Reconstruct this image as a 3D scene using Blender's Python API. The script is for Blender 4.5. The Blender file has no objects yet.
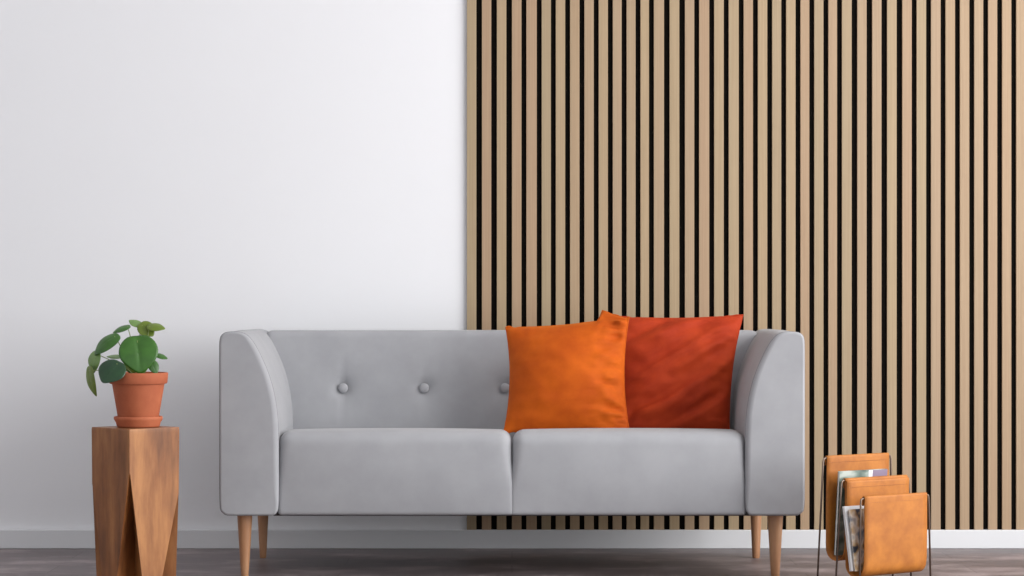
import bpy, bmesh, math, random
from mathutils import Vector, Matrix, noise
random.seed(7)
S = bpy.context.scene
COL = S.collection
F = 2380.0      # focal length in pixels at 1024 wide
H = 0.763       # camera height
HY = 300.0      # horizon row

def PX(px, py, D):
    """world point seen at a photo pixel at distance D"""
    return Vector(((px-512)*D/F, D, H-(py-HY)*D/F))

# ------------------------------------------------------------------ materials
def mat(name, col, rough=0.6, **kw):
    m = bpy.data.materials.new(name); m.use_nodes = True
    b = m.node_tree.nodes['Principled BSDF']
    b.inputs['Base Color'].default_value = (*col, 1)
    b.inputs['Roughness'].default_value = rough
    for k, v in kw.items():
        b.inputs[k.replace('_', ' ')].default_value = v
    return m

class NT:
    def __init__(s, m):
        s.t = m.node_tree; s.b = s.t.nodes['Principled BSDF']
    def n(s, typ, **kw):
        nd = s.t.nodes.new(typ)
        for k, v in kw.items():
            if k in nd.inputs.keys(): nd.inputs[k].default_value = v
            else: setattr(nd, k, v)
        return nd
    def l(s, a, b): s.t.links.new(a, b)
    def coords(s, scale=(1,1,1), rot=(0,0,0), src='Object'):
        tc = s.n('ShaderNodeTexCoord'); mp = s.n('ShaderNodeMapping')
        mp.inputs['Scale'].default_value = scale; mp.inputs['Rotation'].default_value = rot
        s.l(tc.outputs[src], mp.inputs['Vector']); return mp.outputs['Vector']
    def noise(s, vec, scale, detail=3, rough=0.5):
        nd = s.n('ShaderNodeTexNoise'); nd.inputs['Scale'].default_value = scale
        nd.inputs['Detail'].default_value = detail; nd.inputs['Roughness'].default_value = rough
        s.l(vec, nd.inputs['Vector']); return nd.outputs['Fac']
    def ramp(s, fac, stops):
        r = s.n('ShaderNodeValToRGB'); e = r.color_ramp.elements
        while len(e) < len(stops): e.new(0.5)
        for i, (p, c) in enumerate(stops):
            e[i].position = p; e[i].color = (*c, 1)
        s.l(fac, r.inputs['Fac']); return r.outputs['Color']
    def mix(s, fac, a, b, mode='MIX'):
        m = s.n('ShaderNodeMix', data_type='RGBA', blend_type=mode)
        if isinstance(fac, (int, float)): m.inputs[0].default_value = fac
        else: s.l(fac, m.inputs[0])
        for i, v in ((6, a), (7, b)):
            if isinstance(v, tuple): m.inputs[i].default_value = (*v, 1)
            else: s.l(v, m.inputs[i])
        return m.outputs[2]
    def base(s, c): s.l(c, s.b.inputs['Base Color'])
    def bump(s, h, strength=0.3, dist=0.002):
        bp = s.n('ShaderNodeBump'); bp.inputs['Strength'].default_value = strength
        bp.inputs['Distance'].default_value = dist
        s.l(h, bp.inputs['Height']); s.l(bp.outputs['Normal'], s.b.inputs['Normal'])

def fabric(name, c1, c2, sheen=0.15, scale=900):
    m = mat(name, c1, 0.9, Sheen_Weight=sheen, Sheen_Roughness=0.5)
    m.node_tree.nodes['Principled BSDF'].inputs['Specular IOR Level'].default_value = 0.2
    t = NT(m); v = t.coords()
    f = t.noise(v, 9, 4, .6)
    t.base(t.ramp(f, [(.3, c1), (.7, c2)]))
    t.bump(t.noise(v, scale, 2), .25, .001)
    return m
M = {}
M['sofa'] = fabric('grey_upholstery', (.335,.34,.36), (.38,.385,.405))
M['seam'] = mat('seam_thread_grey', (.20,.20,.215), .9)
M['sofa_under'] = mat('dark_lining', (.06,.055,.055), .95)
M['wallpaint'] = mat('white_wall_paint', (.83,.838,.862), .85)
t = NT(M['wallpaint']); t.bump(t.noise(t.coords(), 60, 3), .06, .002)
M['trimpaint'] = mat('white_trim_paint', (.69,.70,.72), .45)
M['ceil'] = mat('ceiling_paint', (.85,.85,.85), .9)
M['felt'] = mat('black_felt', (.006,.005,.004), .98)
M['felt'].node_tree.nodes['Principled BSDF'].inputs['Specular IOR Level'].default_value = 0.05
t = NT(M['felt']); t.bump(t.noise(t.coords(), 500, 2), .3, .001)

M['slat'] = m = mat('oak_veneer', (.45,.33,.21), .6)
t = NT(m)
geo = t.n('ShaderNodeNewGeometry')
per = t.ramp(geo.outputs['Random Per Island'], [(0, (.39,.275,.165)), (.25, (.40,.25,.160)), (.5, (.33,.27,.165)), (.75, (.41,.30,.175)), (1, (.36,.245,.175))])
gr = t.noise(t.coords((260, 260, 3)), 1, 4, .6)
t.base(t.mix(.55, per, t.ramp(gr, [(.25, (.32,.215,.125)), (.5, (.38,.272,.165)), (.75, (.44,.325,.205))])))
t.bump(gr, .1, .001)

M['floor'] = m = mat('dark_floor_planks', (.2,.16,.15), .5)
t = NT(m)
br = t.n('ShaderNodeTexBrick'); br.offset = .37
t.l(t.coords(), br.inputs['Vector'])
for k, v in (('Color1', (.17,.130,.134,1)), ('Color2', (.25,.205,.210,1)), ('Mortar', (.07,.055,.05,1)), ('Scale', 1), ('Mortar Size', .0015), ('Brick Width', 1.3), ('Row Height', .19), ('Bias', 0)):
    br.inputs[k].default_value = v
n1 = t.noise(t.coords((3.2, 6, 1), (0,0,.5)), 1, 6, .65)
n2 = t.noise(t.coords((14, 90, 1)), 1, 4, .6)
c = t.mix(.85, br.outputs['Color'], t.ramp(n1, [(.36, (.09,.066,.068)), (.5, (.19,.150,.153)), (.62, (.48,.395,.40))]))
c = t.mix(.25, c, t.ramp(n2, [(.3, (.10,.08,.078)), (.7, (.28,.235,.235))]))
bw = t.n('ShaderNodeRGBToBW'); t.l(br.outputs['Color'], bw.inputs[0])
c = t.mix(.8, c, t.ramp(bw.outputs[0], [(.06, (.45,.43,.42)), (.12, (.72,.70,.70)), (.24, (1,1,1))]), 'MULTIPLY')
t.base(c); t.bump(n2, .15, .002)
rr = t.ramp(n1, [(.3, (.34,.34,.34)), (.7, (.5,.5,.5))]); t.l(rr, t.b.inputs['Roughness'])

def wood(name, dark, mid, light, scale=(30,30,2.2), rough=.5):
    m = mat(name, mid, rough); t = NT(m)
    v = t.coords(scale)
    g = t.noise(v, 1, 5, .6); k = t.noise(t.coords((13,13,3.2)), 1, 5, .62)
    a = t.ramp(g, [(.3, dark), (.5, mid), (.72, light)])
    t.base(t.mix(.55, a, t.ramp(k, [(.38, dark), (.5, mid), (.62, light)])))
    t.bump(g, .15, .002)
    return m
M['stool'] = wood('acacia_wood', (.11,.036,.011), (.27,.098,.028), (.46,.20,.065))
M['leg'] = wood('beech_leg_wood', (.33,.155,.075), (.42,.21,.105), (.50,.28,.15), (90,90,5), .4)

M['terra'] = m = mat('terracotta', (.44,.115,.045), .75)
t = NT(m); f = t.noise(t.coords(), 14, 4, .6)
t.base(t.ramp(f, [(.3, (.38,.090,.035)), (.7, (.50,.145,.062))])); t.bump(t.noise(t.coords(), 180, 3), .12, .001)
M['soil'] = m = mat('potting_soil', (.03,.02,.013), .95)
t = NT(m); t.bump(t.noise(t.coords(), 150, 4), 1, .006)

def leafmat(name, a, b):
    m = mat(name, a, .42)
    t = NT(m); f = t.noise(t.coords((1,1,1)), 28, 3)
    t.base(t.ramp(f, [(.3, a), (.7, b)]))
    m.node_tree.nodes['Principled BSDF'].inputs['Coat Weight'].default_value = .15
    return m
M['leaf'] = leafmat('green_leaf', (.022,.092,.006), (.042,.15,.012))
M['leaf_dark'] = leafmat('deep_green_leaf', (.008,.040,.016), (.018,.068,.022))
M['leaf_olive'] = leafmat('olive_leaf', (.10,.16,.012), (.16,.23,.025))
M['leaf_pale'] = leafmat('pale_leaf_underside', (.13,.24,.06), (.20,.33,.10))
M['stem'] = mat('leaf_stalk', (.22,.28,.09), .5)

def velvet(name, c1, c2, sheen, tint):
    m = mat(name, c1, .75, Sheen_Weight=sheen, Sheen_Roughness=.35)
    b = m.node_tree.nodes['Principled BSDF']
    b.inputs['Sheen Tint'].default_value = (*tint, 1); b.inputs['Specular IOR Level'].default_value = .2
    t = NT(m); f = t.noise(t.coords((1,1,1)), 11, 4, .6)
    t.base(t.ramp(f, [(.3, c1), (.7, c2)]))
    t.bump(t.noise(t.coords(), 700, 2), .2, .001)
    return m
M['orange'] = velvet('orange_velvet', (.44,.068,.003), (.60,.115,.005), .35, (1,.45,.06))
M['rust'] = velvet('rust_fabric', (.32,.026,.006), (.46,.048,.009), .2, (1,.25,.06))
M['leather'] = m = mat('tan_leather', (.60,.21,.045), .62)
t = NT(m); f = t.noise(t.coords(), 22, 4, .6)
t.base(t.ramp(f, [(.3, (.31,.094,.008)), (.7, (.46,.160,.018))])); t.bump(t.noise(t.coords(), 350, 3), .15, .001)
M['leather_in'] = mat('leather_flesh_side', (.20,.07,.025), .85)
M['wire'] = mat('bronze_wire', (.20,.15,.12), .4, Metallic=.9)
M['thread'] = mat('stitching', (.35,.13,.04), .7)
M['paper'] = mat('magazine_paper', (.75,.73,.70), .7)
t = NT(M['paper']); g = t.noise(t.coords((1,900,1)), 1, 2); t.bump(g, .3, .001)
def cover(name, stops, scale):
    m = mat(name, (.5,.5,.5), .35); t = NT(m)
    t.base(t.ramp(t.noise(t.coords(scale), 1, 2, .4), stops)); return m
M['cover_green'] = cover('grey_green_cover', [(.35, (.06,.09,.08)), (.5, (.16,.21,.18)), (.66, (.42,.46,.42))], (18,18,40))
M['cover_purple'] = mat('mauve_cover', (.22,.17,.24), .35)
M['cover_white'] = cover('white_cover', [(.3, (.60,.60,.62)), (.6, (.82,.82,.84))], (9,9,9))
M['cover_photo'] = cover('picture_cover', [(.40, (.03,.035,.05)), (.47, (.45,.30,.16)), (.55, (.68,.60,.52)), (.65, (.12,.14,.18))], (22,22,26))

# ------------------------------------------------------------------ helpers
def link(name, me, m, parent=None, smooth=True, loc=None):
    o = bpy.data.objects.new(name, me); COL.objects.link(o)
    ms = m if isinstance(m, (list, tuple)) else [m]
    for x in ms: me.materials.append(x)
    if smooth:
        for p in me.polygons: p.use_smooth = True
    if parent is not None:
        o.parent = parent
    if loc is not None: o.location = loc
    return o
def mesh(name, bm, m, parent=None, smooth=True, angle=None, loc=None):
    bmesh.ops.recalc_face_normals(bm, faces=bm.faces)
    if angle is not None:
        for e in bm.edges:
            if len(e.link_faces) == 2 and e.calc_face_angle(0) > math.radians(angle): e.smooth = False
    me = bpy.data.meshes.new(name); bm.to_mesh(me); bm.free()
    return link(name, me, m, parent, smooth, loc)
def empty(name, loc, label, cat, group=None, rz=0):
    o = bpy.data.objects.new(name, None); COL.objects.link(o); o.location = loc
    o.rotation_euler = (0, 0, rz); o.empty_display_size = .1
    tag(o, label, cat, group); return o
def tag(o, label, cat, group=None):
    o['label'] = label; o['category'] = cat
    if group: o['group'] = group
def struct(o, label=None, cat=None):
    o['kind'] = 'structure'
    if label: o['label'] = label
    if cat: o['category'] = cat
    return o
def box(bm, lo, hi, bevel=0, seg=2):
    r = bmesh.ops.create_cube(bm, size=1)
    vs = r['verts']
    for v in vs:
        v.co = Vector([(lo[i]+hi[i])/2 + v.co[i]*(hi[i]-lo[i]) for i in range(3)])
    if bevel:
        es = list({e for v in vs for e in v.link_edges})
        bmesh.ops.bevel(bm, geom=es, offset=bevel, segments=seg, affect='EDGES', profile=.5)
def tube(bm, pts, r, n=8, closed=False, caps=True, radii=None):
    pts = [Vector(p) for p in pts]; N = len(pts); rings = []
    prev = None
    for i, p in enumerate(pts):
        a = pts[(i-1) % N] if (closed or i > 0) else p
        b = pts[(i+1) % N] if (closed or i < N-1) else p
        d = (b-a).normalized()
        if prev is None:
            u = d.orthogonal().normalized()
        else:
            u = (prev - d*prev.dot(d)).normalized()
        prev = u; w = d.cross(u); rr = radii[i] if radii else r
        rings.append([bm.verts.new(p + (u*math.cos(2*math.pi*k/n)+w*math.sin(2*math.pi*k/n))*rr) for k in range(n)])
    rng = N if closed else N-1
    for i in range(rng):
        A, B = rings[i], rings[(i+1) % N]
        for k in range(n): bm.faces.new((A[k], A[(k+1)%n], B[(k+1)%n], B[k]))
    if caps and not closed:
        bm.faces.new(rings[0]); bm.faces.new(rings[-1][::-1])
def lathe(bm, prof, n=40, center=(0,0,0), close_top=True, close_bot=True):
    c = Vector(center); rings = []
    for r, z in prof:
        rings.append([bm.verts.new(c+Vector((r*math.cos(2*math.pi*k/n), r*math.sin(2*math.pi*k/n), z))) for k in range(n)])
    for A, B in zip(rings, rings[1:]):
        for k in range(n): bm.faces.new((A[k], A[(k+1)%n], B[(k+1)%n], B[k]))
    if close_bot: bm.faces.new(rings[0][::-1])
    if close_top: bm.faces.new(rings[-1])
def softbox(bm, lo, hi, rad0, nx=30, ny=12, nz=14, fn=None):
    """closed box with rounded edges (radius per axis min), then fn(p, uvw)->p"""
    lo = Vector(lo); hi = Vector(hi); cache = {}
    cnt = (nx, ny, nz)
    def vert(i, j, k):
        key = (i, j, k)
        if key in cache: return cache[key]
        t = []
        for a, idx in enumerate(key):
            s = idx/cnt[a]; L = hi[a]-lo[a]
            # denser near ends
            s = .5-.5*math.cos(math.pi*s)
            t.append(lo[a]+L*s)
        p = Vector(t)
        rad = rad0(t[2]) if callable(rad0) else rad0
        q = Vector([min(max(p[a], lo[a]+rad), hi[a]-rad) for a in range(3)])
        d = p-q
        if d.length > 1e-9:
            # project cube surface onto rounded surface
            p = q+d.normalized()*rad if max(abs(x) for x in d) >= rad-1e-6 else q+d
        if fn: p = fn(p)
        v = bm.verts.new(p); cache[key] = v; return v
    def quad(a, b, c, d):
        try: bm.faces.new((a, b, c, d))
        except ValueError: pass
    for i in range(nx):
        for j in range(ny):
            for k in (0, nz): quad(vert(i,j,k), vert(i+1,j,k), vert(i+1,j+1,k), vert(i,j+1,k))
    for i in range(nx):
        for k in range(nz):
            for j in (0, ny): quad(vert(i,j,k), vert(i+1,j,k), vert(i+1,j,k+1), vert(i,j,k+1))
    for j in range(ny):
        for k in range(nz):
            for i in (0, nx): quad(vert(i,j,k), vert(i,j+1,k), vert(i,j+1,k+1), vert(i,j,k+1))

# ------------------------------------------------------------------ room
WY = 7.32               # back wall plane
XL, XR, YN, ZC = -4.0, 3.3, -1.2, 3.2
WIN = (1.9, 6.5, 0.25, 3.05)    # window in the right wall: y0, y1, z0, z1
def plain(name, lo, hi, m, bevel=0):
    bm = bmesh.new(); box(bm, lo, hi, bevel); return struct(mesh(name, bm, m, smooth=False))
plain('floor', (XL-.1, YN, -.1), (XR+.1, WY+.1, 0), M['floor'])
plain('wall_back', (XL-.1, WY, 0), (XR+.1, WY+.1, ZC), M['wallpaint'])
plain('ceiling', (XL-.1, YN, ZC), (XR+.1, WY+.1, ZC+.1), M['ceil'])
plain('wall_left', (XL-.1, YN, 0), (XL, WY, ZC), M['wallpaint'])
bm = bmesh.new()
y0, y1, z0, z1 = WIN
for lo, hi in (((XR, YN, 0), (XR+.1, y0, ZC)), ((XR, y1, 0), (XR+.1, WY, ZC)), ((XR, y0, 0), (XR+.1, y1, z0)), ((XR, y0, z1), (XR+.1, y1, ZC))):
    box(bm, lo, hi)
struct(mesh('wall_right', bm, M['wallpaint'], smooth=False))
bm = bmesh.new()
w = .05
for lo, hi in (((XR+.02, y0, z0), (XR+.08, y1, z0+w)), ((XR+.02, y0, z1-w), (XR+.08, y1, z1)), ((XR+.02, y0, z0+w), (XR+.08, y0+w, z1-w)),
               ((XR+.02, y1-w, z0+w), (XR+.08, y1, z1-w)), ((XR+.02, (y0+y1)/2-w/2, z0+w), (XR+.08, (y0+y1)/2+w/2, z1-w))):
    box(bm, lo, hi, .004)
struct(mesh('window_1', bm, M['trimpaint'], smooth=False))
bt = H-(530-HY)*(WY-.018)/F
bm = bmesh.new(); box(bm, (XL, WY-.018, 0), (XR, WY, bt), .0025, 2)
struct(mesh('baseboard_back', bm, M['trimpaint'], smooth=False))

# ------------------------------------------------------------------ slat panel
gaps = [479.1,494,509.1,523.9,539.2,553.3,567.6,581.9,596.2,610.3,624.1,638,651.4,666.8,682.1,696.7,711.7,726.2,741.2,755.4,769.7,783.7,798,811.8,825.9,839.5,854.5,869.4,884.3,899.5,914.2,928.6,943.1,957.5,971.8,985.7,999.7,1013.8]
wid = {}
for g in gaps:
    wid[g] = 5.6 if (g < 515 or 660 < g < 690 or 850 < g < 905) else 4.9
g = 1013.8
while g < 1180: g += 14.5; gaps.append(g); wid[g] = 4.9
DS = WY-.0125
Xp = lambda px: (px-512)*DS/F
panel = empty('slat_wall_panel', (Xp(467), WY, bt), 'vertical light oak slat wall panel with black gaps behind the grey sofa', 'wall panel')
ox, oy, oz = panel.location
bm = bmesh.new()
xs = 466.8
for g in gaps:
    box(bm, (Xp(xs)-ox, DS-oy, .0), (Xp(g-wid[g]/2)-ox, WY-.0045-oy, ZC-.01-oz), .0007, 1)
    xs = g+wid[g]/2
box(bm, (Xp(xs)-ox, DS-oy, .0), (Xp(xs+9.5)-ox, WY-.0045-oy, ZC-.01-oz), .0007, 1)
xe = xs+9.5
mesh('slats', bm, M['slat'], panel, smooth=False)
bm = bmesh.new(); box(bm, (0.001, -.0045, 0), (Xp(xe)-ox-.001, -.0005, ZC-.01-oz))
mesh('felt_backing', bm, M['felt'], panel, smooth=False)

# ------------------------------------------------------------------ sofa
DF = 6.50; DB = 7.13
sofa = empty('sofa', (0, 6.8, 0), 'light grey two-seat sofa with button-tufted back and tapered wooden legs', 'sofa')
off = Vector(sofa.location)
def local(bm):
    for v in bm.verts: v.co -= off
    return bm
def crv(pts, n):
    """Catmull-Rom through pts"""
    out = []; P = [Vector(p) for p in pts]
    for i in range(len(P)-1):
        p0 = P[max(i-1,0)]; p1 = P[i]; p2 = P[i+1]; p3 = P[min(i+2, len(P)-1)]
        for k in range(n):
            t = k/n
            out.append(.5*((2*p1)+(p2-p0)*t+(2*p0-5*p1+4*p2-p3)*t*t+(3*p1-p0-3*p2+p3)*t**3))
    out.append(P[-1]); return out
def arm_outline():
    pts = [(220.9, 511.5), (219.4, 503), (219.2, 460), (219.2, 400), (219.2, 350), (219.8, 339), (222, 334.5), (226.5, 332.3), (234, 331.7), (240, 332.2),
           (245.5, 334.3), (250.5, 338.8), (256, 347), (262, 359), (267.5, 372), (272.5, 388), (276, 406), (277.7, 424), (278.2, 450), (278.4, 485), (278.2, 504), (277, 511.5), (273.5, 515), (266, 515.6), (250, 515.6), (232, 515.6), (225.5, 515)]
    pts.append(pts[0])
    c = crv([(x, y, 0) for x, y in pts], 5)[:-1]
    res = []
    for p in c:
        w_ = PX(p.x, p.y, DF); res.append(Vector((w_.x, w_.z)))
    return res
OUT = arm_outline()
def arm(sign):
    N = len(OUT); nrm = []
    for i in range(N):
        d = (OUT[(i+1)%N]-OUT[i-1]).normalized(); nrm.append(Vector((-d.y, d.x)))
    # make sure normals point inwards
    c = sum(OUT, Vector((0,0)))/N
    if sum((c-OUT[i]).dot(nrm[i]) for i in range(N)) < 0: nrm = [-x for x in nrm]
    bm = bmesh.new(); rings = []
    r = .0062
    prof = [(r+.0006, 0)]
    prof += [(r*(1-math.sin(a)), r*(1-math.cos(a))) for a in [math.radians(q) for q in (0, 18, 36, 54, 72, 90)]]
    prof += [(0, .10), (-.0015, .3), (0, DB-DF-.02), (.004, DB-DF-.005), (.012, DB-DF)]
    def wgt(i):
        a = max(0, -nrm[i].x)**1.5; z = OUT[i].y
        b = min(1, max(0, (z-.185)/.09))
        return 1+1.4*a*b*b*(3-2*b)
    W = [wgt(i) for i in range(N)]
    for _ in range(12): W = [(W[i-1]+W[i]*2+W[(i+1)%N])/4 for i in range(N)]
    for ins, dep in prof:
        rings.append([bm.verts.new((sign*(OUT[i].x+nrm[i].x*ins*(W[i] if dep < r+1e-6 else 1)), DF+(dep*W[i] if -1 < dep < r+1e-6 else max(dep, 0)), OUT[i].y+nrm[i].y*ins*(W[i] if dep < r+1e-6 else 1))) for i in range(N)])
    for A, B in zip(rings, rings[1:]):
        for i in range(N): bm.faces.new((A[i], A[(i+1)%N], B[(i+1)%N], B[i]))
    cz = sum((v.co for v in rings[0]), Vector())/N
    last = rings[0]
    for q in (.12, .35, .65, .9):
        nr = [bm.verts.new(v.co.lerp(cz, q)) for v in rings[0]]
        for i in range(N): bm.faces.new((nr[i], nr[(i+1)%N], last[(i+1)%N], last[i]))
        last = nr
    bm.faces.new(last); bm.faces.new(rings[-1][::-1])
    o = mesh('armrest', local(bm), M['sofa'], sofa)
    bm = bmesh.new()
    tube(bm, [(sign*(OUT[i].x+nrm[i].x*.0006), DF+r*W[i], OUT[i].y+nrm[i].y*.0006) for i in range(N)], .0015, 6, closed=True)
    mesh('piping', local(bm), M['seam'], o)
    return o
for s_ in (1, -1): arm(s_)
# seat cushions
Y0s, Y1s = 6.515, 6.99
xl = (279.3-512)*Y0s/F; zt = .4005; zb = .1735
def seat(sign):
    bm = bmesh.new()
    lo = (xl-.004, Y0s, zb); hi = (-.0006, Y1s, zt)
    def fn(p):
        u = (p.x-lo[0])/(hi[0]-lo[0]); v = (p.y-lo[1])/(hi[1]-lo[1]); w_ = (p.z-lo[2])/(hi[2]-lo[2])
        q = p.copy()
        bul = (1-(2*u-1)**2)**.5 if 0 < u < 1 else 0
        if w_ > .5: q.z += .007*bul*(1-(2*v-1)**4)*(w_-.5)*2 - .050*max(0, v-.25)*(w_-.5)*2
        q.y -= .013*bul*(1-(2*w_-1)**2)*(1-v)
        # lower half of the middle crease closes up
        if u > .9: q.x += .006*min(1, max(0, .62-w_)*4)*(u-.9)*10
        return q
    softbox(bm, lo, hi, lambda z: .009+.023*min(1, max(0, (z-.24)/.13)), 44, 22, 30, fn)
    if sign < 0:
        for v in bm.verts: v.co.x *= -1
        bmesh.ops.reverse_faces(bm, faces=bm.faces)
    return mesh('seat_cushion', local(bm), M['sofa'], sofa)
seat(1); seat(-1)
bm = bmesh.new(); box(bm, (xl-.02, 6.53, .1705), (-xl+.02, 7.10, .1815), .004)
mesh('seat_base', local(bm), M['sofa_under'], sofa)
# backrest with tufting
YB = 6.945
buttons = [(px, 388.2) for px in (341, 422, 503, 584, 665)]
BP = [PX(px+2, py, YB+.012) for px, py in buttons]
bm = bmesh.new(); lo = (-.724, YB, .30); hi = (.724, DB, .6735)
def backfn(p):
    q = p.copy(); q.y += .14*(p.z-.42)*max(0, 1-(p.y-YB)/.15)
    if p.y < YB+.05:
        f = 1-(p.y-YB)/.05
        # gentle bow of the padded face between the button row and the borders
        zz = (p.z-.38)/.29
        q.y -= .006*max(0, 1-(2*zz-1)**2)*f
        for b in BP:
            dx = p.x-b.x; dz = p.z-b.z; r2 = dx*dx+dz*dz
            q.y += f*(.015*math.exp(-r2/.022**2)+.008*math.exp(-r2/.06**2))
            q.y += f*.0035*math.exp(-(dx/.008)**2)*math.exp(-(dz/.09)**2)
    return q
softbox(bm, lo, hi, .020, 150, 12, 48, backfn)
back = mesh('backrest', local(bm), M['sofa'], sofa)
for b in BP:
    bm = bmesh.new()
    bmesh.ops.create_uvsphere(bm, u_segments=20, v_segments=12, radius=.0145)
    for v in bm.verts: v.co = Vector((v.co.x, v.co.y*.5, v.co.z)) + Vector((b.x, YB+.004+.14*(b.z-.42), b.z))
    mesh('button', local(bm), M['sofa'], back)
# legs
def leg(px, D, wt, wb):
    X = (px-512)*D/F; k = D/F/2
    bm = bmesh.new(); z1_ = .174
    prof = [(wb*k*.86, 0), (wb*k, .003)] + [(k*(wb+(wt-wb)*z_/z1_), z_) for z_ in (.03,.07,.11,.15)] + [(wt*k, z1_)]
    lathe(bm, prof, 28, (X, D, 0))
    mesh('leg', local(bm), M['leg'], sofa, angle=50)
leg(244.8, 6.56, 15.5, 7.5); leg(775.2, 6.56, 16.0, 8.5)
leg(263.0, 7.04, 12.5, 6.5); leg(756.0, 7.04, 12.5, 7.5)

# ------------------------------------------------------------------ pillows
def pillow(name, corners, y0_, y1_, thick, m, label, seed, wr, edgew=.008, ear=0, texp=.5, diag=0, pin=.07):
    """corners TL,TR,BR,BL in photo px; bottom edge at depth y0_, top edge at y1_"""
    TL, TR, BR, BL = [PX(c[0], c[1], d+c[2]) for c, d in zip(corners, (y1_, y1_, y0_, y0_))]
    cen = (TL+TR+BR+BL)/4
    ex = ((TR-TL)+(BR-BL)).normalized(); ez = ((TL-BL)+(TR-BR)).normalized(); nn = ex.cross(ez).normalized()
    if nn.y > 0: nn = -nn
    bm = bmesh.new(); n = 56; G = {}
    for side in (1, -1):
        for i in range(n+1):
            for j in range(n+1):
                edge = i in (0, n) or j in (0, n)
                if side < 0 and edge: G[(side,i,j)] = G[(1,i,j)]; continue
                u = -math.cos(math.pi*i/n); v = -math.cos(math.pi*j/n)
                # sides drawn in between the corners
                uu = u*(1-pin*(1-v*v)); vv = v*(1-(pin*.75 if v > 0 else .012)*(1-u*u))
                a = (uu+1)/2; b = (vv+1)/2
                p = (BL*(1-a)+BR*a)*(1-b)+(TL*(1-a)+TR*a)*b
                t_ = thick*((1-u*u)*(1-v*v))**texp
                q = Vector((u*2+seed, v*2, seed))
                e = max(abs(u), abs(v))
                w1 = noise.noise(Vector((u*1.6+seed, v*7, side*3)))*wr*(.35+.65*abs(u))*(1-e**8)
                w2 = noise.noise(Vector((u*9+seed, v*2.5, side*5)))*wr*.5*abs(v)**2*(1-e**8)
                w3 = noise.noise(Vector(((u+v)*3+seed, (u-v)*1.2, side)))*wr*.7*(1-e**6)
                if u > .3 and side > 0: w1 += edgew*(noise.noise(Vector((u*2.2, v*11+u*2+seed, 1)))+1.0*noise.noise(Vector((u*4, v*21+seed, 7))))*((u-.3)/.7)*(1-e**14)
                p = p + nn*side*(t_+w1+w2+w3)
                if diag and side > 0: w3 = 0; p = p + nn*diag*(1-e**6)*(math.sin(9*v-5.5*u+2.2*noise.noise(q*.8))*.5+noise.noise(Vector(((v*1.0-u*.55)*5.5, (u+v*.5)*1.1, 4)))*1.1)
                if ear and v > .3:
                    au = min(1, max(0, (u-.50)/.08)); au = au*au*(3-2*au)
                    p.z += ear*au*(1-1.15*min(1, max(0, (u-.56)/.36)))*((v-.3)/.7)**5; p.y += .9*ear*au*(1-min(1, max(0, (u-.56)/.4)))*((v-.3)/.7)**3
                if edge:
                    p = p + nn*noise.noise(Vector((u*5+seed, v*5, 9)))*wr*.6
                    if abs(u)+abs(v) > 1.6: p.z += noise.noise(Vector((u*9+seed, v*9, 2)))*.004
                G[(side,i,j)] = bm.verts.new(p-cen)
    for side in (1, -1):
        for i in range(n):
            for j in range(n):
                f = [G[(side,i,j)], G[(side,i+1,j)], G[(side,i+1,j+1)], G[(side,i,j+1)]]
                if side < 0: f = f[::-1]
                f2 = []
                for x in f:
                    if x not in f2: f2.append(x)
                try: bm.faces.new(f2)
                except ValueError: pass
    # seam welt round the edge
    bm2 = bmesh.new()
    ring = [G[(1,i,0)].co.copy() for i in range(n)]+[G[(1,n,j)].co.copy() for j in range(n)]+[G[(1,n-i,n)].co.copy() for i in range(n)]+[G[(1,0,n-j)].co.copy() for j in range(n)]
    tube(bm2, ring, .0022, 6, closed=True)
    root = empty(name, cen, label, 'cushion', 'cushions on the sofa')
    mesh('cover', bm, m, root)
    mesh('seam', bm2, m, root)
    return root
pillow('cushion', [(609, 316, 0), (743, 315, 0), (729, 431.5, 0), (617, 431, 0)], 6.80, 6.885, .056, M['rust'],
       'rust red cushion leaning against the back beside the right armrest', 3.3, .006, .006, 0, .5, .014)
pillow('cushion', [(506, 327.5, .02), (629, 315.5, -.01), (629, 430.8, -.02), (504, 432.3, .02)], 6.685, 6.775, .072, M['orange'],
       'bright orange velvet cushion overlapping the rust red one', 8.1, .0045, .022, .030, .62, 0, .085)

# ------------------------------------------------------------------ wooden stool
SD = 6.36; cx = (135.5-512)*SD/F
stool = empty('stool', (cx, SD, 0), 'carved solid wood block stool with pointed notches, carrying the potted plant', 'stool')
k = SD/F
ztop = H-(429.0-HY)*(SD-.10)/F
# plan (local): x right, y away; px offsets from 135.5
th = math.atan2(45, 43); s_ = math.hypot(45, 43)*k
dR = Vector((math.cos(th), math.sin(th)))*s_; dL = Vector((-math.sin(th), math.cos(th)))*s_
Fc = -(dR+dL)/2
C4 = [Fc, Fc+dR, Fc+dR+dL, Fc+dL]      # front, right, back, left
z_of = lambda py, D: H-(py-HY)*D/F
ap = [z_of(474, 6.24), z_of(494, SD), z_of(480, 6.5), z_of(484, SD)]
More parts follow.
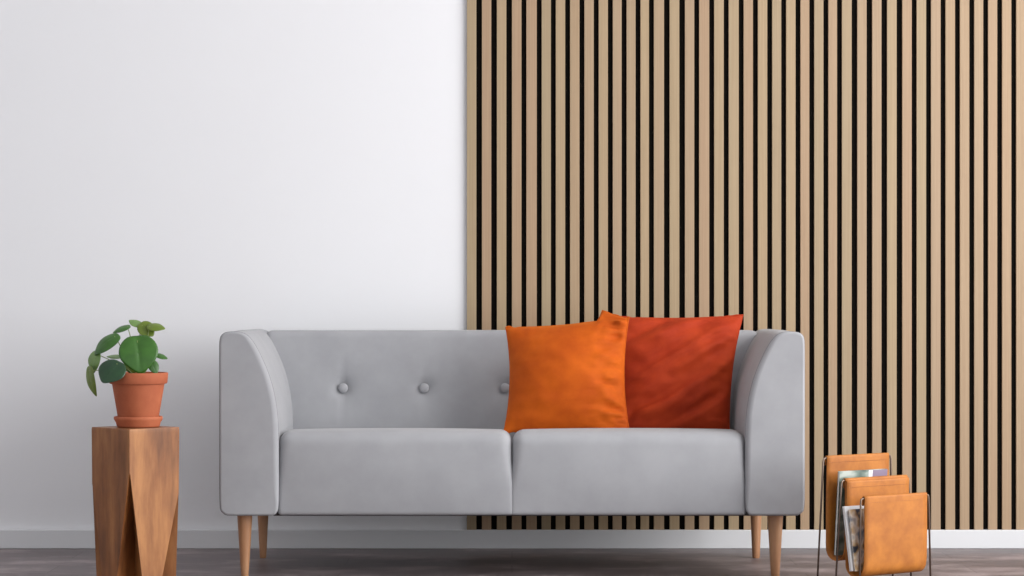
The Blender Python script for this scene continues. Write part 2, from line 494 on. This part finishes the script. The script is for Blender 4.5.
# at floor: fraction of side cut away from each corner along (next side, previous side)
cutN = [.27, .05, .28, .26]; cutP = [.36, .36, .28, .07]
bm = bmesh.new()
zs = sorted(set([0, .004] + [ztop*i/30 for i in range(1, 30)] + ap + [ztop-.006, ztop-.0015, ztop]))
rings = []
for z in zs:
    ring = []
    tap = 1-.035*(1-z/ztop)
    for i in range(4):
        c = C4[i]; nx_ = C4[(i+1)%4]; pv = C4[i-1]
        f = max(0, (ap[i]-z)/ap[i])
        e = 0.0
        if f == 0: f = .0001
        A = c+(pv-c)*(cutP[i]*f+.012); B = c+(nx_-c)*(cutN[i]*f+.012)
        inn = c*(1-min(.90, .02+1.5*f)) if f > .001 else (c+(A+B)/2)/2
        for q in (A, inn, B):
            q = q*tap
            if z > ztop-.004: q = q*(1-.012*((z-(ztop-.004))/.004))
            ring.append(bm.verts.new((q.x, q.y, z)))
    rings.append(ring)
for A, B in zip(rings, rings[1:]):
    for i in range(12): bm.faces.new((A[i], A[(i+1)%12], B[(i+1)%12], B[i]))
bm.faces.new(rings[0][::-1]); bm.faces.new(rings[-1])
bmesh.ops.triangulate(bm, faces=[f for f in bm.faces if len(f.verts) > 4])
mesh('carved_block', bm, M['stool'], stool, angle=18)

# ------------------------------------------------------------------ pot, saucer and plant
PD = 6.36; kp = PD/F
pcx = (138.3-512)*kp
sz = ztop+.0006
sau = bmesh.new()
lathe(sau, [(20.5*kp, 0), (21.5*kp, .004), (22.2*kp, .012), (23.9*kp, .019), (24.3*kp, .024), (23.8*kp, .028), (22.8*kp, .0285), (21.6*kp, .024), (20.4*kp, .010), (19.8*kp, .006)], 48)
o = mesh('plant_saucer', sau, M['terra'], None, loc=(pcx, PD, sz))
tag(o, 'round terracotta saucer under the plant pot on the stool', 'saucer')
plant = empty('potted_plant', (pcx, PD, sz+.0065), 'green round-leaved houseplant in a terracotta pot on the wooden stool', 'potted plant')
zr = z_of(372.5, PD)-(sz+.0065)      # rim height
zr2 = z_of(383.5, PD)-(sz+.0065)
bm = bmesh.new()
lathe(bm, [(18.6*kp, 0), (19.2*kp, .002), (26.0*kp, zr2-.001), (28.2*kp, zr2), (28.9*kp, zr2+.003), (29.7*kp, zr-.003), (29.3*kp, zr), (27.2*kp, zr), (26.6*kp, zr-.003), (24.6*kp, zr2-.004), (24.0*kp, zr-.034)], 56, close_top=False)
mesh('pot', bm, M['terra'], plant, angle=40)
bm = bmesh.new()
lathe(bm, [(24.9*kp, zr-.022), (23*kp, zr-.014), (14*kp, zr-.010), (5*kp, zr-.008)], 32)
for v in bm.verts: v.co.z += noise.noise(v.co*60)*.003
mesh('soil', bm, M['soil'], plant)
porg = Vector(plant.location)
soilp = Vector((0, 0, zr-.010))
def leaf(px, py, dD, tip, nrm, ln, wd, m, cup=.12, fold=.0, stalk=None, droop=.0):
    """px,py = leaf centre, dD depth offset, tip = photo direction of the tip (x, up, away), nrm = facing, ln,wd half sizes in px"""
    c = PX(px, py, PD+dD)-porg
    n_ = Vector(nrm).normalized(); t_ = Vector((tip[0], tip[2], tip[1])); t_ = (t_-n_*t_.dot(n_)).normalized(); s2 = n_.cross(t_)
    L = ln*kp; W = wd*kp
    bm = bmesh.new(); R = 9; A = 36; rings = []
    ctr = None
    for i in range(R+1):
        r = i/R; ring = []
        for a in range(A):
            an = 2*math.pi*a/A
            x = math.cos(an); y = math.sin(an)
            ex = r*x; ey = r*y
            # rounded heart: pointed tip at +x, shallow notch at -x
            lx = ex*(1+.14*max(0, x)**8) ; ly = ey*(1-.22*max(0, x)**2)
            if x < -.9: lx = ex*(1-.06*((-x-.9)/.1)**1.0*r)
            h = -cup*r*r + fold*abs(ly)
            ridge = .02*math.exp(-(ly/.08)**2) + .012*abs(math.sin(5*an))*r*(1-r)
            dr = -droop*max(0, lx+.2)**2
            p = c + t_*lx*L + s2*ly*W + n_*((h-ridge+dr)*min(L, W))
            if i == 0:
                if ctr is None: ctr = bm.verts.new(p)
                ring.append(ctr)
            else: ring.append(bm.verts.new(p))
        rings.append(ring)
    for A_, B_ in zip(rings, rings[1:]):
        for a in range(A):
            f = [A_[a], B_[a], B_[(a+1)%A], A_[(a+1)%A]]
            if A_[a] is A_[(a+1)%A]: f = f[:3]
            bm.faces.new(f)
    for f in bm.faces:
        f.normal_update()
    me = bpy.data.meshes.new('leaf'); bm.to_mesh(me); bm.free()
    o = link('leaf', me, m, plant)
    sm = o.modifiers.new('thickness', 'SOLIDIFY'); sm.thickness = .0009; sm.offset = -1
    # stalk: joins the blade a little in from the notch
    att = c - t_*L*.62 - n_*.0006
    base = soilp + (Vector(stalk) if stalk else Vector((0,0,0)))
    mid = (att+base)/2 + Vector((0, .004, .012)) - n_*.006
    pts = [base*(1-t)**2+mid*2*t*(1-t)+att*t*t for t in [i/10 for i in range(11)]]
    bm = bmesh.new(); tube(bm, pts, .0014, 7, radii=[.0019-.0008*i/10 for i in range(11)])
    mesh('leaf_stalk', bm, M['stem'], o)
    return o
#     px   py    dD      tip            facing          ln   wd
leaf(138.5, 352, -.040, (.12, -1, -.1), (.12, -1, .30), 19, 19.5, M['leaf'], .16, .18, (0,-.01,0))
leaf(106.5, 341, -.010, (-1, -.85, -.2), (-.30, -.75, .8), 15, 10.5, M['leaf'], .22, .0, (-.01,0,0), .25)
leaf(93.2, 360.5, -.005, (-.3, -1, .1), (-.7, -1, .25), 11, 8.5, M['leaf_pale'], .2, .1, (-.012,0,0), .3)
leaf(89.8, 380, -.018, (.2, -1, 0), (-.85, -.7, -.1), 15, 8.5, M['leaf_olive'], .2, .1, (-.014,.004,0), .2)
leaf(111.5, 370, -.082, (-.5, -1, -.1), (-.15, -.85, .6), 13.5, 15, M['leaf_dark'], .15, .05, (-.008,-.008,0))
leaf(115.5, 356, .030, (-1, -.5, .2), (0, -.35, 1), 8, 6, M['leaf_pale'], .1, .0, (-.005,.008,0))
leaf(122.0, 327.5, .020, (-1, -.65, 0), (-.25, -.55, 1), 9, 6.5, M['leaf'], .2, .0, (0,.01,0), .1)
leaf(136.0, 323, .040, (-.8, .3, .3), (.15, -.6, .8), 7.5, 5.5, M['leaf_pale'], .1, .0, (.004,.012,0))
leaf(146.0, 328.5, .025, (.6, -.7, .0), (.1, -.9, .5), 9.5, 8.5, M['leaf_olive'], .15, .1, (.006,.008,0))
leaf(155.0, 326.0, .015, (1, -.1, -.1), (0, -.6, .8), 9, 6.5, M['leaf_olive'], .2, .0, (.008,.004,0), .1)
leaf(161.0, 355.5, .020, (1, -.3, 0), (.3, -.5, .8), 6.5, 4.5, M['leaf'], .2, .0, (.012,.004,0))
leaf(153.5, 366, -.010, (.4, -1, 0), (.3, -.9, .3), 7.5, 5.5, M['leaf'], .2, .1, (.010,-.004,0))
leaf(131.5, 366.5, .000, (.9, -.4, 0), (0, -.8, .6), 10, 6.5, M['leaf_olive'], .15, .0, (-.002,-.002,0))

# ------------------------------------------------------------------ magazine rack
AL = math.radians(35)
U = Vector((math.cos(AL), math.sin(AL), 0)); V = Vector((math.sin(AL), -math.cos(AL), 0))
LR = .236
r1 = Vector((.904, 6.15, 0))         # left end of the front rod (plan)
org = r1+U*LR/2-V*.0712
rack = empty('magazine_rack', org, 'small wire magazine rack with tan leather slings right of the sofa', 'magazine rack', rz=AL)
# rack-local: x along the rods, y away from viewer (-V)
rods = [(-.0712, .2505), (.0015, .2925), (.0712, .3475)]     # (local y, z) front, middle, rear
hw = LR/2
wr_ = .0026
bm = bmesh.new()
for (y_, z_) in rods:
    bmr = bmesh.new()
    P = [Vector((-hw-(.026 if y_ > -.05 else .008), y_, wr_)), Vector((-hw-.004, y_, z_-.012)), Vector((-hw-.002, y_, z_-.003)), Vector((-hw+.006, y_, z_)),
         Vector((hw-.006, y_, z_)), Vector((hw+.002, y_, z_-.003)), Vector((hw+.004, y_, z_-.012)), Vector((hw+.012, y_, wr_))]
    tube(bmr, P, wr_, 10)
    mesh('wire_frame', bmr, M['wire'], rack)
bm.free()
for sx in (-1, 1):
    bmr = bmesh.new(); tube(bmr, [(-hw-.007, -.078, wr_), (-hw-.026, -.002, wr_), (-hw-.026, .078, wr_)] if sx < 0 else [(hw+.012, -.078, wr_), (hw+.012, .078, wr_)], wr_, 10)
    mesh('base_wire', bmr, M['wire'], rack)
def sling(f, r, zbot, hem_both):
    """leather U between front rod f and rear rod r"""
    (yf, zf), (yr, zr_) = f, r
    R = (yr-yf)/2-.004; ym = (yf+yr)/2
    path = []
    a0 = 200
    rw = wr_+.0016
    # wrap over the front rod from the outside
    path += [(yf+.0045, zf-.020), (yf+.0042, zf-.006)]
    path += [(yf+rw*math.cos(math.radians(a)), zf+rw*math.sin(math.radians(a))) for a in (20, 60, 90, 120, 160, 190)]
    zc = zbot+R
    path += [(yf-.0035, zf-.02), (yf-.0035, (zf+zc)/2), (yf-.002, zc+.01)]
    path += [(ym-(R+.004)*math.cos(math.radians(a)), zc-R*math.sin(math.radians(a))) for a in range(0, 181, 15)]
    path += [(yr+.0005, zc+.012), (yr-.001, (zr_+zc)/2), (yr-.0030, zr_-.02)]
    path += [(yr+rw*math.cos(math.radians(a)), zr_+rw*math.sin(math.radians(a))) for a in (190, 160, 120, 90, 60, 20, -10)]
    path += [(yr+.0042, zr_-.020)]
    bm = bmesh.new(); n = 12; cols = []
    for i in range(n+1):
        x = -hw+.006+(LR-.012)*i/n
        cols.append([bm.verts.new((x, y_+noise.noise(Vector((x*12, y_*9, z_*12)))*.0012, z_)) for y_, z_ in path])
    for A, B in zip(cols, cols[1:]):
        for j in range(len(path)-1): bm.faces.new((A[j], A[j+1], B[j+1], B[j]))
    o = mesh('leather_sling', bm, [M['leather']], rack)
    sm = o.modifiers.new('thickness', 'SOLIDIFY'); sm.thickness = .0022; sm.offset = 0
    for (yy, zz, d) in ((yf-.0048, zf, -1), (yr-.0052 , zr_, -1)):
        b2 = bmesh.new()
        x = -hw+.010
        while x < hw-.014:
            tube(b2, [(x, yy, zz-.0125), (x+.0045, yy, zz-.0125)], .0005, 5); x += .0068
        mesh('stitching', b2, M['thread'], o)
    return o
sling(rods[0], (rods[1][0]-.006, rods[1][1]-.006), .044, True)
sling((rods[1][0], rods[1][1]), rods[2], .080, True)
def magazine(lx, ly, z0_, w_, h_, th_, lean, mc, label, extra=None):
    """root standing in the rack; lean = tilt of the top away from the viewer"""
    R3 = Matrix.Rotation(AL, 4, 'Z')
    p = Vector(org)+ (R3 @ Vector((lx, ly, z0_)))
    e = empty('magazine', p, label, 'magazine', 'magazines in the rack')
    e.rotation_euler = (-lean, 0, AL)
    bm = bmesh.new(); box(bm, (.001, -th_/2+.0007, .0008), (w_-.0012, th_/2-.0007, h_-.0012), .0006, 1)
    mesh('pages', bm, M['paper'], e, smooth=False)
    bm = bmesh.new()
    box(bm, (0, -th_/2, 0), (w_, -th_/2+.0006, h_)); box(bm, (0, th_/2-.0006, 0), (w_, th_/2, h_)); box(bm, (w_-.0010, -th_/2+.0006, 0), (w_-.0002, th_/2-.0006, h_))
    c = mesh('cover', bm, mc, e, smooth=False)
    if extra:
        for (x0, x1, zz0, zz1, mm, nm) in extra:
            bm = bmesh.new(); box(bm, (x0, -th_/2-.0004, zz0), (x1, -th_/2-.00005, zz1))
            mesh(nm, bm, mm, c, smooth=False)
    return e
magazine(-hw+.013, .045, .092, .172, .222, .007, math.radians(-4), M['cover_green'],
         'grey-green magazine standing in the rear pocket of the rack',
         [(.104, .118, .01, .2215, M['cover_white'], 'white_band'), (.118, .1715, .01, .2215, M['cover_purple'], 'mauve_block')])
magazine(-hw-.010, -.040, .060, .20, .168, .008, math.radians(9.5), M['cover_white'],
         'thick white-edged magazine at the back of the front pocket')
magazine(-hw-.004, -.0485, .060, .20, .160, .005, math.radians(8), M['cover_photo'],
         'magazine with a picture cover in front of the thick white-edged one')

# ------------------------------------------------------------------ light
def area(name, loc, target, sx, sy, power, col=(1,1,1)):
    L = bpy.data.lights.new(name, 'AREA'); L.shape = 'RECTANGLE'; L.size = sx; L.size_y = sy
    L.energy = power; L.color = col
    o = bpy.data.objects.new(name, L); COL.objects.link(o); o.location = loc
    d = Vector(target)-Vector(loc); o.rotation_euler = d.to_track_quat('-Z', 'Y').to_euler()
    return o
area('window_daylight', (XR+.16, (y0+y1)/2, (z0+z1)/2), (XR-1, (y0+y1)/2, (z0+z1)/2), y1-y0, z1-z0, 280, (1, .99, .98))
wd = bpy.data.worlds.new('sky'); S.world = wd; wd.use_nodes = True
wd.node_tree.nodes['Background'].inputs['Color'].default_value = (.93, .96, 1, 1)
wd.node_tree.nodes['Background'].inputs['Strength'].default_value = 1.0

# ------------------------------------------------------------------ camera
cam = bpy.data.cameras.new('camera'); co = bpy.data.objects.new('camera', cam); COL.objects.link(co)
co.location = (0, 0, H); co.rotation_euler = (math.pi/2, 0, 0)
cam.sensor_width = 36; cam.lens = F/1024*36
cam.shift_y = (HY-288)/1024
cam.clip_start = .05
S.camera = co
vs = S.view_settings
vs.view_transform = 'Standard'; vs.look = 'None'; vs.gamma = 1; vs.use_curve_mapping = False
vs.exposure = 0.0
